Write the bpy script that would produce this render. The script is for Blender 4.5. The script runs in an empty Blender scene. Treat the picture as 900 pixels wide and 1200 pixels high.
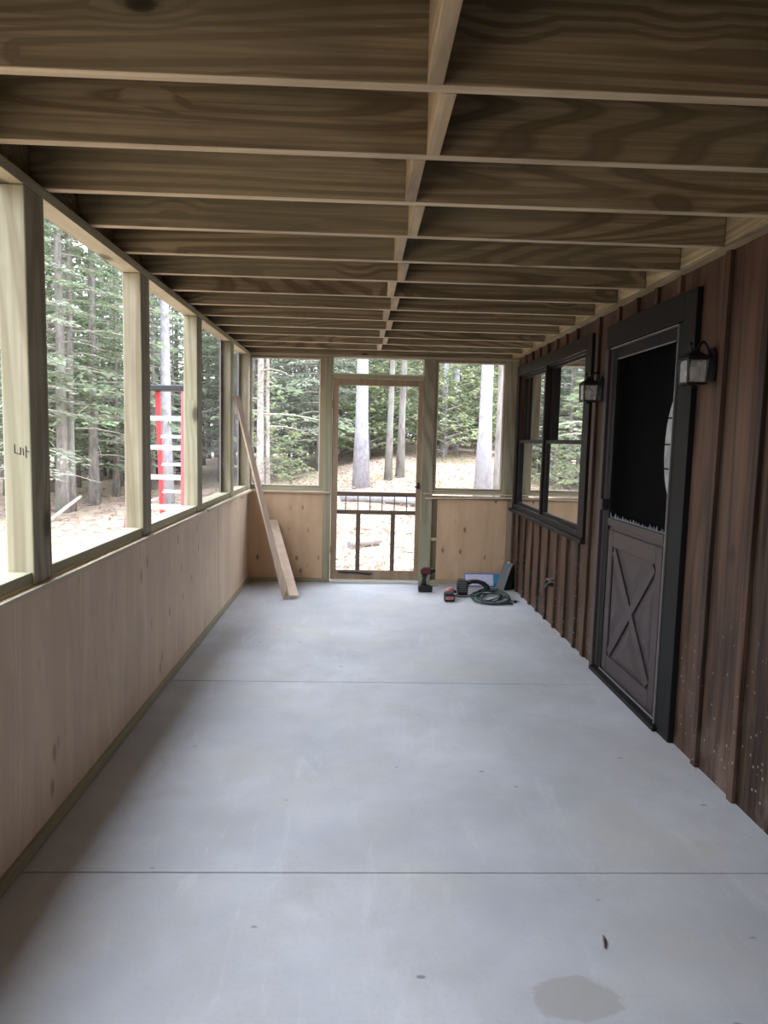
import bpy, math, random
import numpy as np
from mathutils import Vector, Matrix
random.seed(7)
RNG = np.random.default_rng(11)
S = bpy.context.scene
COL = S.collection
PI = math.pi

# ------------------------------------------------------------------ helpers
class MB:
    """collects shapes and links them as one mesh object"""
    def __init__(self): self.v = []; self.f = []; self.sm = []
    def add(self, vs, fs, smooth=False):
        n = len(self.v); self.v += [tuple(p) for p in vs]
        self.f += [tuple(i + n for i in q) for q in fs]; self.sm += [smooth] * len(fs); return self
    def box(self, x0, x1, y0, y1, z0, z1):
        vs = [(x, y, z) for x in (x0, x1) for y in (y0, y1) for z in (z0, z1)]
        return self.add(vs, [(0, 1, 3, 2), (4, 6, 7, 5), (0, 4, 5, 1), (2, 3, 7, 6), (0, 2, 6, 4), (1, 5, 7, 3)])
    def bar(self, p, q, w, h, up=(0, 0, 1)):
        p, q = Vector(p), Vector(q); d = (q - p).normalized(); up = Vector(up)
        s = d.cross(up)
        if s.length < 1e-5: s = d.cross(Vector((1, 0, 0)))
        s.normalize(); u = s.cross(d)
        vs = [b + s * (a * w / 2) + u * (c * h / 2) for b in (p, q) for a in (-1, 1) for c in (-1, 1)]
        return self.add(vs, [(0, 1, 3, 2), (4, 6, 7, 5), (0, 4, 5, 1), (2, 3, 7, 6), (0, 2, 6, 4), (1, 5, 7, 3)])
    def tube(self, pts, r, n=8, cap=True, smooth=True):
        pts = [Vector(p) for p in pts]; m = len(pts)
        rs = r if hasattr(r, '__len__') else [r] * m
        vs = []; ref = None
        for i, p in enumerate(pts):
            d = (pts[min(i + 1, m - 1)] - pts[max(i - 1, 0)]).normalized()
            if ref is None:
                ref = d.cross(Vector((0, 0, 1)))
                if ref.length < .1: ref = d.cross(Vector((1, 0, 0)))
            ref = (ref - d * ref.dot(d)).normalized(); b = d.cross(ref)
            for k in range(n):
                a = 2 * PI * k / n; vs.append(p + (ref * math.cos(a) + b * math.sin(a)) * rs[i])
        fs = [(i * n + k, i * n + (k + 1) % n, (i + 1) * n + (k + 1) % n, (i + 1) * n + k) for i in range(m - 1) for k in range(n)]
        self.add(vs, fs, smooth)
        if cap:
            b = len(self.v) - m * n
            self.f.append(tuple(b + k for k in reversed(range(n)))); self.sm.append(False)
            self.f.append(tuple(b + (m - 1) * n + k for k in range(n))); self.sm.append(False)
        return self
    def prism(self, poly, axis, a, b):
        """poly is a list of 2D points in the plane normal to axis, extruded from a to b"""
        def P(u, v, t): return {0: (t, u, v), 1: (u, t, v), 2: (u, v, t)}[axis]
        n = len(poly)
        vs = [P(u, v, a) for u, v in poly] + [P(u, v, b) for u, v in poly]
        fs = [tuple(range(n))[::-1], tuple(range(n, 2 * n))] + [(i, (i + 1) % n, n + (i + 1) % n, n + i) for i in range(n)]
        return self.add(vs, fs)
    def sphere(self, c, r, sx=1, sy=1, sz=1, n=12, m=8):
        vs = []; c = Vector(c)
        for j in range(m + 1):
            t = PI * j / m
            for k in range(n):
                a = 2 * PI * k / n
                vs.append(c + Vector((r * sx * math.sin(t) * math.cos(a), r * sy * math.sin(t) * math.sin(a), r * sz * math.cos(t))))
        fs = [(j * n + k, (j + 1) * n + k, (j + 1) * n + (k + 1) % n, j * n + (k + 1) % n) for j in range(m) for k in range(n)]
        return self.add(vs, fs, True)
    def build(self, name, mat, parent=None, org=(0, 0, 0), bevel=0, seg=2):
        o = Vector(org)
        me = bpy.data.meshes.new(name)
        me.from_pydata([tuple(Vector(p) - o) for p in self.v], [], self.f); me.update()
        me.polygons.foreach_set('use_smooth', self.sm)
        me.materials.append(mat)
        import bmesh
        bm = bmesh.new(); bm.from_mesh(me); bmesh.ops.recalc_face_normals(bm, faces=bm.faces); bm.to_mesh(me); bm.free()
        ob = bpy.data.objects.new(name, me); COL.objects.link(ob)
        ob.location = o
        if parent is not None:
            ob.parent = parent; ob.location = o - Vector(parent.get('_o', (0, 0, 0)))
        if bevel:
            md = ob.modifiers.new('edge', 'BEVEL'); md.width = bevel; md.segments = seg; md.limit_method = 'ANGLE'
        return ob

def tag(o, label, cat, group=None):
    o['label'] = label; o['category'] = cat
    if group: o['group'] = group
    return o
def struct(o): o['kind'] = 'structure'; return o
def empty(name, loc, rz=0):
    o = bpy.data.objects.new(name, None); COL.objects.link(o); o.location = loc; o.rotation_euler = (0, 0, rz)
    o.empty_display_size = .1
    return o
def thing(name, loc, label, cat, group=None, rz=0): return tag(empty(name, loc, rz), label, cat, group)
def box(name, mat, b, parent=None, bevel=0.0015):
    c = ((b[0] + b[1]) / 2, (b[2] + b[3]) / 2, (b[4] + b[5]) / 2)
    return MB().box(*b).build(name, mat, parent, c, bevel)
def copy_tree(o, parent=None):
    c = o.copy(); COL.objects.link(c)
    if parent is not None: c.parent = parent
    for ch in list(o.children): copy_tree(ch, c)
    return c

# ------------------------------------------------------------------ materials
class N:
    def __init__(self, name):
        self.m = bpy.data.materials.new(name); self.m.use_nodes = True
        self.t = self.m.node_tree; self.n = self.t.nodes; self.n.clear()
        self.out = self.n.new('ShaderNodeOutputMaterial')
    def __call__(self, typ, ins=None, **kw):
        nd = self.n.new('ShaderNode' + typ)
        for k, v in kw.items(): setattr(nd, k, v)
        for k, v in (ins or {}).items():
            s = nd.inputs[k]
            if isinstance(v, bpy.types.NodeSocket): self.t.links.new(v, s)
            else: s.default_value = v
        return nd
    def math(self, op, a, b=0.0, clamp=False): return self('Math', {0: a, 1: b}, operation=op, use_clamp=clamp).outputs[0]
    def mix(self, f, a, b, bt='MIX'):
        nd = self.n.new('ShaderNodeMix'); nd.data_type = 'RGBA'; nd.blend_type = bt
        for i, v in ((0, f), (6, a), (7, b)):
            s = nd.inputs[i]
            if isinstance(v, bpy.types.NodeSocket): self.t.links.new(v, s)
            else: s.default_value = v if i == 0 else (*v, 1)
        return nd.outputs[2]
    def ramp(self, f, stops):
        nd = self('ValToRGB', {0: f}); e = nd.color_ramp.elements
        while len(e) < len(stops): e.new(.5)
        for q, (p, c) in zip(e, stops): q.position = p; q.color = (*c, 1) if hasattr(c, '__len__') else (c, c, c, 1)
        return nd.outputs[0]
    def noise(self, vec, scale, detail=3, rough=.5, dist=0): return self('TexNoise', {'Vector': vec, 'Scale': scale, 'Detail': detail, 'Roughness': rough, 'Distortion': dist}).outputs[0]
    def finish(self, col, rough=.6, bump=None, bstr=.2, bdist=.004, spec=.4, metal=0.0):
        p = self('BsdfPrincipled', {'Base Color': col if isinstance(col, bpy.types.NodeSocket) else (*col, 1), 'Roughness': rough, 'Metallic': metal, 'Specular IOR Level': spec})
        if bump is not None:
            b = self('Bump', {'Height': bump, 'Strength': bstr, 'Distance': bdist}); self.t.links.new(b.outputs[0], p.inputs['Normal'])
        self.t.links.new(p.outputs[0], self.out.inputs[0]); return self.m

def coords(w, seedmul=17.0):
    tc = w('TexCoord').outputs['Object']; oi = w('ObjectInfo').outputs['Random']
    r = w.math('MULTIPLY', oi, seedmul)
    off = w('CombineXYZ', {0: r, 1: w.math('MULTIPLY', r, 1.7), 2: w.math('MULTIPLY', r, 2.3)}).outputs[0]
    return w('VectorMath', {0: tc, 1: off}, operation='ADD').outputs[0], oi

def wood(name, light, mid, dark, axis, rings=14, ring_amt=.8, knots=.5, rough=.65, tint=None, tone=.15, grain_scale=2.2, fuzz=.5, knot_scale=4.5, kstr=1.0, bands=0):
    """sawn lumber: late-wood lines contouring along the given axis, fibres, scattered knots with grain bending round them"""
    w = N(name); c, rnd = coords(w)
    sk = [1.0, 1.0, 1.0]; sk[axis] = .5
    vo = w('TexVoronoi', {'Vector': w('Mapping', {'Vector': c, 'Scale': sk}).outputs[0], 'Scale': knot_scale, 'Randomness': 1.0})
    pick = w.math('GREATER_THAN', w('SeparateColor', {0: vo.outputs['Color']}).outputs[0], 1 - knots)
    bend = w.math('MULTIPLY', w.ramp(vo.outputs['Distance'], [(.05, 1.0), (.45, 0.0)]), w.math('MULTIPLY', pick, .035))
    sc = [1.0, 1.0, 1.0]; sc[axis] = .07
    m1 = w('Mapping', {'Vector': c, 'Scale': sc}).outputs[0]
    n1 = w.math('ADD', w.noise(m1, grain_scale, 2, .45, .2), bend)
    s = w.math('SINE', w.math('MULTIPLY', n1, rings * 6.283 * 1.6))
    ringv = w.ramp(w.math('MULTIPLY_ADD', s, .5), [(0.0, 0.0), (.45, .12), (.85, 1.0), (1.0, .85)])
    ringv.node.inputs[0].links[0].from_node.inputs[2].default_value = .5
    sf = [1.0, 1.0, 1.0]; sf[axis] = .02
    fib = w.noise(w('Mapping', {'Vector': c, 'Scale': sf}).outputs[0], 70, 2, .6)
    m3 = w('Mapping', {'Vector': c, 'Scale': [.5 if k == axis else 1. for k in range(3)]}).outputs[0]
    blot = w.noise(m3, 3.2, 4, .65)
    col = w.mix(w.math('MULTIPLY', ringv, ring_amt), light, mid)
    col = w.mix(w.math('MULTIPLY', w.ramp(fib, [(.35, 1.0), (.62, 0.0)]), fuzz), col, mid)
    col = w.mix(w.ramp(blot, [(.45, 0.0), (.75, .55)]), col, dark)
    bnd = w.noise(w('Mapping', {'Vector': c, 'Scale': [.03 if k == axis else 1. for k in range(3)]}).outputs[0], 9, 1, .4)
    if bands: col = w.mix(w.ramp(bnd, [(.42, 0.0), (.6, bands)]), col, mid)
    if tint: col = w.mix(w.ramp(w.noise(m3, 1.4, 2), [(.45, 0.0), (.65, .5)]), col, tint)
    if knots:
        kd = w.ramp(w.math('ADD', vo.outputs['Distance'], w.math('MULTIPLY', w.math('SUBTRACT', blot, .5), .08)), [(.03, .95), (.10, .8), (.14, .25), (.2, 0.0)])
        col = w.mix(w.math('MULTIPLY', w.math('MULTIPLY', kd, pick), kstr), col, [x * .4 for x in dark])
    hsv = w('HueSaturation', {'Color': col, 'Value': w.math('ADD', 1 - tone, w.math('MULTIPLY', rnd, 2 * tone))})
    h = w.math('ADD', w.math('MULTIPLY', fib, .7), w.math('MULTIPLY', ringv, .3))
    return w.finish(hsv.outputs[0], rough, h, .25, .002, .25)

def plain(name, col, rough=.5, var=.12, scale=30, bump=.1, metal=0.0, spec=.4):
    w = N(name); tc = w('TexCoord').outputs['Object']
    n = w.noise(tc, scale, 4, .6)
    c = w.mix(w.ramp(n, [(.3, 0.0), (.7, 1.0)]), [x * (1 - var) for x in col], [min(1, x * (1 + var)) for x in col])
    return w.finish(c, rough, n, bump, .002, spec, metal)

PT_L, PT_M, PT_D = (.34, .265, .16), (.14, .102, .057), (.075, .05, .028)
M = {}
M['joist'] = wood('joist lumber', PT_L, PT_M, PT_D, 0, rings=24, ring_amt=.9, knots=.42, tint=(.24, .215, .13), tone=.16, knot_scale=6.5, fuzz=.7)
M['joist_edge'] = wood('pale joist underside', (.50, .41, .28), (.34, .26, .16), (.2, .14, .08), 0, rings=9, ring_amt=.5, knots=.2, tone=.08, knot_scale=4)  # paler lumber colour, set on the downward joist faces only
M['block'] = wood('blocking lumber', (.42, .33, .21), (.27, .2, .11), PT_D, 1, rings=12, ring_amt=.6, knots=.1)
M['post'] = wood('treated post lumber', (.40, .365, .255), (.24, .20, .125), (.17, .13, .075), 2, rings=13, ring_amt=.75, knots=.14, tint=(.34, .355, .225), tone=.1)
M['plate_y'] = wood('treated plate lumber', (.43, .385, .265), (.29, .24, .15), (.2, .16, .09), 1, rings=10, ring_amt=.5, knots=.08, tint=(.37, .37, .25))
M['plate_x'] = wood('treated rail lumber', (.43, .385, .265), (.29, .24, .15), (.2, .16, .09), 0, rings=10, ring_amt=.5, knots=.08, tint=(.37, .37, .25))
M['ledger'] = wood('ledger lumber', (.44, .36, .22), (.25, .19, .10), PT_D, 1, rings=26, ring_amt=.8, knots=.06)
M['ply'] = wood('wall plywood', (.76, .60, .45), (.65, .495, .36), (.43, .325, .235), 2, rings=9, ring_amt=.55, knots=.5, kstr=.6, bands=.7, rough=.7, tone=.02, grain_scale=3.0, fuzz=.4, knot_scale=8)
M['ply_end'] = wood('end wall plywood', (.62, .425, .27), (.53, .35, .215), (.42, .27, .16), 2, rings=6, ring_amt=.5, knots=.6, rough=.7, tone=.04, fuzz=.3, knot_scale=9.5)
M['pine'] = wood('pine board', (.68, .53, .41), (.56, .41, .29), (.4, .26, .17), 2, rings=8, ring_amt=.5, knots=.1, fuzz=.2)
M['lath'] = wood('pale lath', (.62, .5, .36), (.52, .4, .27), (.4, .3, .18), 0, rings=6, ring_amt=.4, knots=0, fuzz=.25)
M['ledge'] = wood('pale ledge board', (.64, .55, .42), (.52, .43, .31), (.4, .32, .22), 1, rings=6, ring_amt=.4, knots=0, fuzz=.3)
M['stop'] = wood('screen stop lumber', (.36, .29, .19), (.25, .19, .12), PT_D, 2, rings=10, ring_amt=.4, knots=0)
M['door_wood'] = wood('screen door wood', (.38, .28, .185), (.27, .185, .115), (.18, .11, .06), 2, rings=8, ring_amt=.5, knots=0, tone=.05)
M['door_wood_shaded'] = wood('shaded screen door wood', (.17, .12, .085), (.12, .08, .055), (.08, .055, .035), 0, rings=8, ring_amt=.5, knots=0, tone=.03)  # same wood as the stiles, darkened to paint in backlit shade
M['deck'] = plain('roof sheathing', (.16, .12, .07), .8)
M['white'] = plain('white painted edge', (.75, .73, .68), .5, .05)
M['charcoal'] = plain('charcoal trim paint', (.0055, .0052, .0054), .55, .25, 8, .15, 0.0, .22)
M['casing'] = plain('dark brown casing paint', (.011, .0072, .006), .55, .25, 9, .15, 0.0, .22)
M['doorpaint'] = plain('brown door paint', (.042, .031, .030), .42, .15, 14, .08, 0.0, .3)
M['alum'] = plain('bare metal edge', (.24, .22, .21), .4, .1, 20, .05, .4)
M['black'] = plain('black plastic', (.014, .014, .016), .45, .2, 60, .1)
M['iron'] = plain('black lantern metal', (.012, .012, .011), .5, .3, 60, .2, .2)
M['greyplastic'] = plain('grey plastic', (.13, .135, .14), .5, .15, 40, .1)
M['redtool'] = plain('dark red tool body', (.075, .018, .017), .45, .2, 40, .1)
M['pinkred'] = plain('faded red tool body', (.42, .17, .17), .5, .2, 40, .1)
M['cord'] = plain('dark green cord', (.02, .045, .038), .5, .2, 50, .1)
M['blue'] = plain('blue label paper', (.10, .19, .5), .5, .2, 30, .05)
M['tealcap'] = plain('teal package end', (.03, .28, .42), .5, .2, 30, .05)
M['paper'] = plain('pale package paper', (.62, .62, .78), .6, .08, 30, .05)
M['red'] = plain('red fibreglass', (.55, .06, .07), .45, .1, 40, .05)
M['silver'] = plain('aluminium step', (.72, .72, .74), .4, .05, 40, .05, .3)
M['brass'] = plain('brass', (.4, .28, .12), .35, .1, 40, .05, .8)
M['bulb'] = plain('frosted bulb glass', (.75, .72, .68), .3, .03, 40, .02)
M['curtain'] = plain('interior wall paint', (.28, .27, .25), .8)
M['ink'] = plain('ink stamp', (.03, .03, .03), .8)

def mk_stain():
    w = N('stained siding'); c, rnd = coords(w)
    m1 = w('Mapping', {'Vector': c, 'Scale': (1, 1, .07)}).outputs[0]
    n1 = w.noise(m1, 3.0, 2, .5, .4)
    s = w.math('MULTIPLY_ADD', w.math('SINE', w.math('MULTIPLY', n1, 70.)), .5); s.node.inputs[2].default_value = .5
    m2 = w('Mapping', {'Vector': c, 'Scale': (1, 1, .03)}).outputs[0]
    fib = w.noise(m2, 60, 3, .6)
    # every board its own tone: boards lie between battens
    bl = w.noise(w('Mapping', {'Vector': c, 'Scale': (.2, 1, .25)}).outputs[0], 2.6, 3, .55)
    col = w.mix(w.ramp(bl, [(.36, 0.0), (.64, 1.0)]), (.019, .0112, .0075), (.112, .062, .039))
    col = w.mix(w.math('MULTIPLY', s, .65), col, (.018, .009, .006))
    col = w.mix(w.ramp(fib, [(.4, 0.0), (.75, .35)]), col, (.17, .10, .066))
    vo = w('TexVoronoi', {'Vector': w('Mapping', {'Vector': c, 'Scale': (1, 1, .6)}).outputs[0], 'Scale': 2.6})
    pick = w.math('GREATER_THAN', w('SeparateColor', {0: vo.outputs['Color']}).outputs[0], .72)
    kd = w.ramp(vo.outputs['Distance'], [(.04, .9), (.1, .6), (.14, 0.0)])
    col = w.mix(w.math('MULTIPLY', kd, pick), col, (.014, .008, .006))
    # pale plaster dust and splashes, thicker towards the slab
    g = w('NewGeometry').outputs['Position']; z = w('SeparateXYZ', {0: g}).outputs[2]
    low = w.ramp(z, [(0.0, 1.0), (.95, 0.0)])
    sp = w('TexVoronoi', {'Vector': g, 'Scale': 34.})
    spk = w.math('MULTIPLY', w.ramp(sp.outputs['Distance'], [(.12, 1.0), (.24, 0.0)]), w.math('GREATER_THAN', w('SeparateColor', {0: sp.outputs['Color']}).outputs[1], .62))
    col = w.mix(w.math('MULTIPLY', w.math('MULTIPLY', spk, low), .75), col, (.36, .32, .29))
    sm = w.ramp(w.noise(w('Mapping', {'Vector': g, 'Scale': (1, 1, .5)}).outputs[0], 4.5, 5, .65), [(.54, 0.0), (.70, .6)])
    col = w.mix(w.math('MULTIPLY', sm, low), col, (.16, .12, .10))
    return w.finish(col, .5, w.math('ADD', fib, s), .3, .002, .2)
M['siding'] = mk_stain()

def mk_floor():
    w = N('broomed concrete'); g = w('TexCoord').outputs['Object']
    n1 = w.noise(g, .9, 4, .6); n2 = w.noise(g, 3.2, 5, .65, .4); n3 = w.noise(g, 60, 3, .7)
    br = w.noise(w('Mapping', {'Vector': g, 'Scale': (.12, 1, 1)}).outputs[0], 70, 2, .6)
    col = w.mix(w.ramp(n1, [(.35, 0.0), (.65, 1.0)]), (.375, .38, .408), (.525, .525, .55))
    col = w.mix(w.ramp(n2, [(.46, 0.0), (.72, .7)]), col, (.39, .38, .37))
    col = w.mix(w.ramp(w.noise(g, 1.3, 3, .6), [(.52, 0.0), (.70, .5)]), col, (.50, .465, .40))
    col = w.mix(w.math('MULTIPLY', w.ramp(n3, [(.3, 1.0), (.5, 0.0)]), .15), col, (.27, .27, .28))
    # small dark scuffs
    v = w('TexVoronoi', {'Vector': w('Mapping', {'Vector': g, 'Scale': (.8, 1.6, 1)}).outputs[0], 'Scale': 5.5})
    v2 = w.math('MULTIPLY', w.ramp(w.math('ADD', v.outputs['Distance'], w.math('MULTIPLY', n3, .05)), [(.07, 1.0), (.10, 0.0)]), w.math('GREATER_THAN', w('SeparateColor', {0: v.outputs['Color']}).outputs[2], .58))
    col = w.mix(w.math('MULTIPLY', v2, .75), col, (.15, .14, .13))
    st = w.noise(w('Mapping', {'Vector': g, 'Rotation': (0, 0, .6), 'Scale': (4, .8, 1)}).outputs[0], 2.2, 5, .7, .6)
    col = w.mix(w.ramp(st, [(.57, 0.0), (.68, .28)]), col, (.60, .60, .60))
    # damp tan patch near the camera
    px = w('SeparateXYZ', {0: g}).outputs
    d = w('VectorMath', {0: w('Mapping', {'Vector': g, 'Location': (-.60, -1.69, 0)}).outputs[0], 1: (1.0, 1.6, 0)}, operation='MULTIPLY').outputs[0]
    dl = w('VectorMath', {0: d}, operation='LENGTH').outputs['Value']
    pm = w.ramp(w.math('ADD', dl, w.math('MULTIPLY', w.math('SUBTRACT', n2, .5), .25)), [(.115, .75), (.13, 0.0)])
    col = w.mix(pm, col, (.33, .315, .295))
    # white plaster dust along the house side
    du = w.math('MULTIPLY', w.ramp(px[0], [(.62, 0.0), (1.0, 1.0)]), w.ramp(w.noise(g, 2.4, 5, .7), [(.45, 0.0), (.75, .6)]))
    col = w.mix(du, col, (.42, .40, .38))
    return w.finish(col, .55, w.math('ADD', br, n3), .12, .003, .35)
M['floor'] = mk_floor()

def mk_glass():
    w = N('window glass'); fr = w('Fresnel', {'IOR': 1.75}).outputs[0]
    t = w('BsdfTransparent', {0: (.75, .8, .78, 1)}); gl = w('BsdfGlossy', {'Color': (1, 1, 1, 1), 'Roughness': .02})
    mx = w('MixShader', {0: fr, 1: t.outputs[0], 2: gl.outputs[0]})
    w.t.links.new(mx.outputs[0], w.out.inputs[0]); return w.m
M['glass'] = mk_glass()
def mk_screen(name, d, col, mx_=.85):
    """woven mesh: the fraction of the view its threads cover grows as it is seen edge-on"""
    w = N(name); ge = w('NewGeometry')
    dot = w('VectorMath', {0: ge.outputs['Normal'], 1: ge.outputs['Incoming']}, operation='DOT_PRODUCT').outputs['Value']
    a = w.math('MINIMUM', w.math('DIVIDE', d, w.math('ABSOLUTE', dot)), mx_)
    t = w('BsdfTransparent'); df = w('BsdfDiffuse', {0: (*col, 1)})
    mx = w('MixShader', {0: a, 1: t.outputs[0], 2: df.outputs[0]})
    w.t.links.new(mx.outputs[0], w.out.inputs[0]); return w.m
M['screen'] = mk_screen('insect screen', .085, (.34, .35, .37), .74)
M['darkscreen'] = mk_screen('old dark insect screen', .30, (.004, .004, .004), .8)
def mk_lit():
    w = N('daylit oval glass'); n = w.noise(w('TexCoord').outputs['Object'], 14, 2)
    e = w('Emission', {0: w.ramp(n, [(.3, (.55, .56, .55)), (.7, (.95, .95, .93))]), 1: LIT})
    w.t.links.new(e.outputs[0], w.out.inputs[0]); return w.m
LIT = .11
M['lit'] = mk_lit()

# outdoors
def mk_ground():
    w = N('leaf litter ground'); g = w('TexCoord').outputs['Object']
    n1 = w.noise(g, .35, 4, .6); n2 = w.noise(g, 5, 6, .75, .5); n3 = w.noise(g, 40, 4, .7)
    col = w.mix(w.ramp(n2, [(.35, 0.0), (.65, 1.0)]), (.22, .155, .115), (.45, .355, .285))
    col = w.mix(w.ramp(n1, [(.5, 0.0), (.7, .5)]), col, (.30, .30, .12))
    v = w('TexVoronoi', {'Vector': g, 'Scale': 13.})
    col = w.mix(w.ramp(v.outputs['Distance'], [(.1, .55), (.35, 0.0)]), col, (.52, .40, .30))
    col = w.mix(w.ramp(n3, [(.3, .5), (.5, 0.0)]), col, (.10, .065, .045))
    # trodden pale sand just outside the porch
    d = w('VectorMath', {0: w('Mapping', {'Vector': g, 'Location': (-.4, -9.0, 0)}).outputs[0], 1: (.35, .3, 0)}, operation='MULTIPLY').outputs[0]
    dl = w('VectorMath', {0: d}, operation='LENGTH').outputs['Value']
    col = w.mix(w.ramp(w.math('ADD', dl, w.math('MULTIPLY', n2, .8)), [(.8, .8), (1.5, 0.0)]), col, (.50, .42, .33))
    return w.finish(col, .9, n2, .6, .05, .1)
M['ground'] = mk_ground()
def mk_bark(name, a, b, lich=None, vs=.25):
    w = N(name); c, rnd = coords(w)
    n = w.noise(w('Mapping', {'Vector': c, 'Scale': (1, 1, vs)}).outputs[0], 14, 4, .65)
    col = w.mix(w.ramp(n, [(.35, 0.0), (.65, 1.0)]), b, a)
    if lich: col = w.mix(w.ramp(w.noise(c, 2.2, 3, .6), [(.5, 0.0), (.62, .7)]), col, lich)
    return w.finish(col, .85, n, .6, .02, .1)
M['bark'] = mk_bark('grey brown bark', (.30, .27, .255), (.15, .13, .12), (.25, .26, .22))
M['palebark'] = mk_bark('pale grey bark', (.40, .385, .42), (.26, .25, .275), (.34, .34, .35), .6)
M['birch'] = mk_bark('pinkish pale bark', (.46, .40, .37), (.22, .18, .16), (.5, .47, .44), 1.2)
M['deadwood'] = mk_bark('weathered deadwood', (.45, .42, .36), (.28, .25, .21))
def mk_leaf(name, a, b):
    w = N(name); c, rnd = coords(w)
    n = w.noise(c, 2.5, 3, .6)
    col = w.mix(w.ramp(n, [(.3, 0.0), (.7, 1.0)]), a, b)
    col = w('HueSaturation', {'Color': col, 'Value': w.math('ADD', .8, w.math('MULTIPLY', rnd, .4)), 'Hue': w.math('ADD', .49, w.math('MULTIPLY', rnd, .02))}).outputs[0]
    d = w('BsdfDiffuse', {0: col}); t = w('BsdfTranslucent', {0: col})
    mx = w('MixShader', {0: .45, 1: d.outputs[0], 2: t.outputs[0]})
    w.t.links.new(mx.outputs[0], w.out.inputs[0]); return w.m
M['needle'] = mk_leaf('conifer needles', (.15, .20, .125), (.30, .35, .22))
M['dryneedle'] = mk_leaf('grey green needles', (.21, .24, .18), (.36, .38, .29))
M['broad'] = mk_leaf('light green leaves', (.22, .27, .14), (.42, .45, .27))
M['litter'] = mk_leaf('fallen leaves', (.27, .18, .125), (.47, .36, .28))

# ------------------------------------------------------------------ dimensions (metres; camera above the origin looking along +y)
XL, XR, YE, YB = -1.096, 1.566, 7.026, -1.6
ZJ, ZP = 2.276, 2.238            # underside of joists, underside of top plate
JH = .235
ord_ = ['first', 'second', 'third', 'fourth', 'fifth', 'sixth', 'seventh', 'eighth', 'ninth', 'tenth', 'eleventh', 'twelfth', 'thirteenth', 'fourteenth']

# ---- floor slab with tooled joints
fm = MB(); ys = [YB, 2.2244 - 1.861, 2.2244, 4.0854, 5.9464 - .0, 7.20]
ys = [YB, .363, 2.2244, 4.0854, 7.20]
for a, b in zip(ys[:-1], ys[1:]): fm.box(-1.24, XR + .02, a + .0035, b - .0035, -.12, 0)
fm.box(-1.24, XR + .02, YB, 7.20, -.14, -.012)
struct(fm.build('floor', M['floor'], None, (0, 0, 0), .003, 2))

# ---- roof: sheathing, joists, blocking, ledger, plates
box('ceiling', M['deck'], (-1.30, XR + .3, YB - .2, 7.25, ZJ + JH, ZJ + JH + .03)); struct(bpy.data.objects['ceiling'])
YJ0 = 1.749
for k in range(-1, 13):
    y = YJ0 + .4064 * k
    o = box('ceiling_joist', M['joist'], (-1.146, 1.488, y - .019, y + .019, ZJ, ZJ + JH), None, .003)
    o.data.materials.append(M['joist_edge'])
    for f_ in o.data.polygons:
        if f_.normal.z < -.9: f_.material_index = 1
    n = k + 1
    if n == 0: l = 'nearest ceiling joist, cut off at the top right corner of the photo'
    elif n == 13: l = 'farthest ceiling joist, just before the end wall with the screen door'
    elif n == 1: l = 'dark broad ceiling joist at the top of the photo, second from the camera'
    elif n == 2: l = 'ceiling joist with a row of dark knots, third from the camera'
    else: l = f'brown ceiling joist spanning the porch, {ord_[n]} from the camera'
    tag(o, l, 'joist', 'ceiling joists')
for k in range(-1, 12):
    y = YJ0 + .4064 * k
    xc = .159 if k % 2 else .196
    o = box('joist_blocking', M['block'], (xc - .019, xc + .019, y + .0195, y + .4064 - .0195, ZJ - .001, ZJ + .184), None, .002)
    n = k + 1
    if n == 0: l = 'short wooden blocking piece between the first and second ceiling joists from the camera'
    else: l = f'short wooden blocking piece between the {ord_[n]} and {ord_[n+1]} ceiling joists from the camera'
    tag(o, l, 'blocking', 'blocking between the joists')
tag(box('ledger_board', M['ledger'], (1.491, XR - .001, YB, 7.02, 2.283, ZJ + JH)), 'long pale ledger board on top of the brown house wall, joists end at it', 'ledger')
tag(box('top_plate', M['plate_y'], (-1.185, XL, YB, 7.03, ZP, ZJ - .0005)), 'long pale top plate over the posts of the left openings', 'beam')
tag(box('rim_joist', M['joist'], (-1.185, -1.147, YB, 7.12, ZJ, ZJ + JH)), 'rim board closing the joist ends above the left openings', 'beam')
tag(box('top_plate', M['plate_x'], (-1.185, 1.5655, 7.031, 7.12, 2.252, ZJ - .0005)), 'pale top plate over the end wall, above the transom opening', 'beam')
tag(box('rim_joist', M['joist'], (-1.146, 1.5655, 7.031, 7.069, ZJ, ZJ + JH)), 'end joist closing the ceiling on top of the end wall', 'beam')

# ---- left wall: posts, sills, wainscot
PY = [-.02, 1.185, 2.383, 3.588, 4.79, 6.012, 6.885]
plab = {2: 'nearest left porch post with wavy grain and an ink mark on its face', 3: 'second nearest left porch post, just left of the red ladder',
        4: 'brown-stained left porch post, just right of the red ladder', 5: 'left porch post that the long leaning board touches',
        6: 'corner porch post where the left openings meet the end wall'}
for i in (1, 2, 3, 4, 5, 6):
    y = PY[i]
    lab = plab.get(i, 'left porch post beside the camera, out of the photo')
    p = thing('porch_post', (-1.14, y + .07, .9305), lab, 'post', 'left porch posts')
    p['_o'] = (-1.14, y + .07, .9305)
    MB().box(-1.185, XL + .003, y, y + .142, .9305, ZP - .0005).build('shaft', M['post'], p, (-1.14, y + .07, 1.5), .006, 3)
    if i == 2:   # illegible ink stamp across the arris
        ink = MB(); yy = y - .0008
        for (a, b, c, d) in [(-1.147, 1.405, -1.147, 1.375), (-1.147, 1.377, -1.13, 1.372), (-1.128, 1.395, -1.128, 1.37), (-1.12, 1.392, -1.118, 1.368), (-1.11, 1.4, -1.11, 1.36), (-1.11, 1.385, -1.1, 1.38)]:
            ink.bar((a, yy, b), (c, yy, d), .0028, .001, (0, 1, 0))
        ink.build('ink_stamp', M['ink'], p, (-1.12, yy, 1.38))
    del p['_o']
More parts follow.
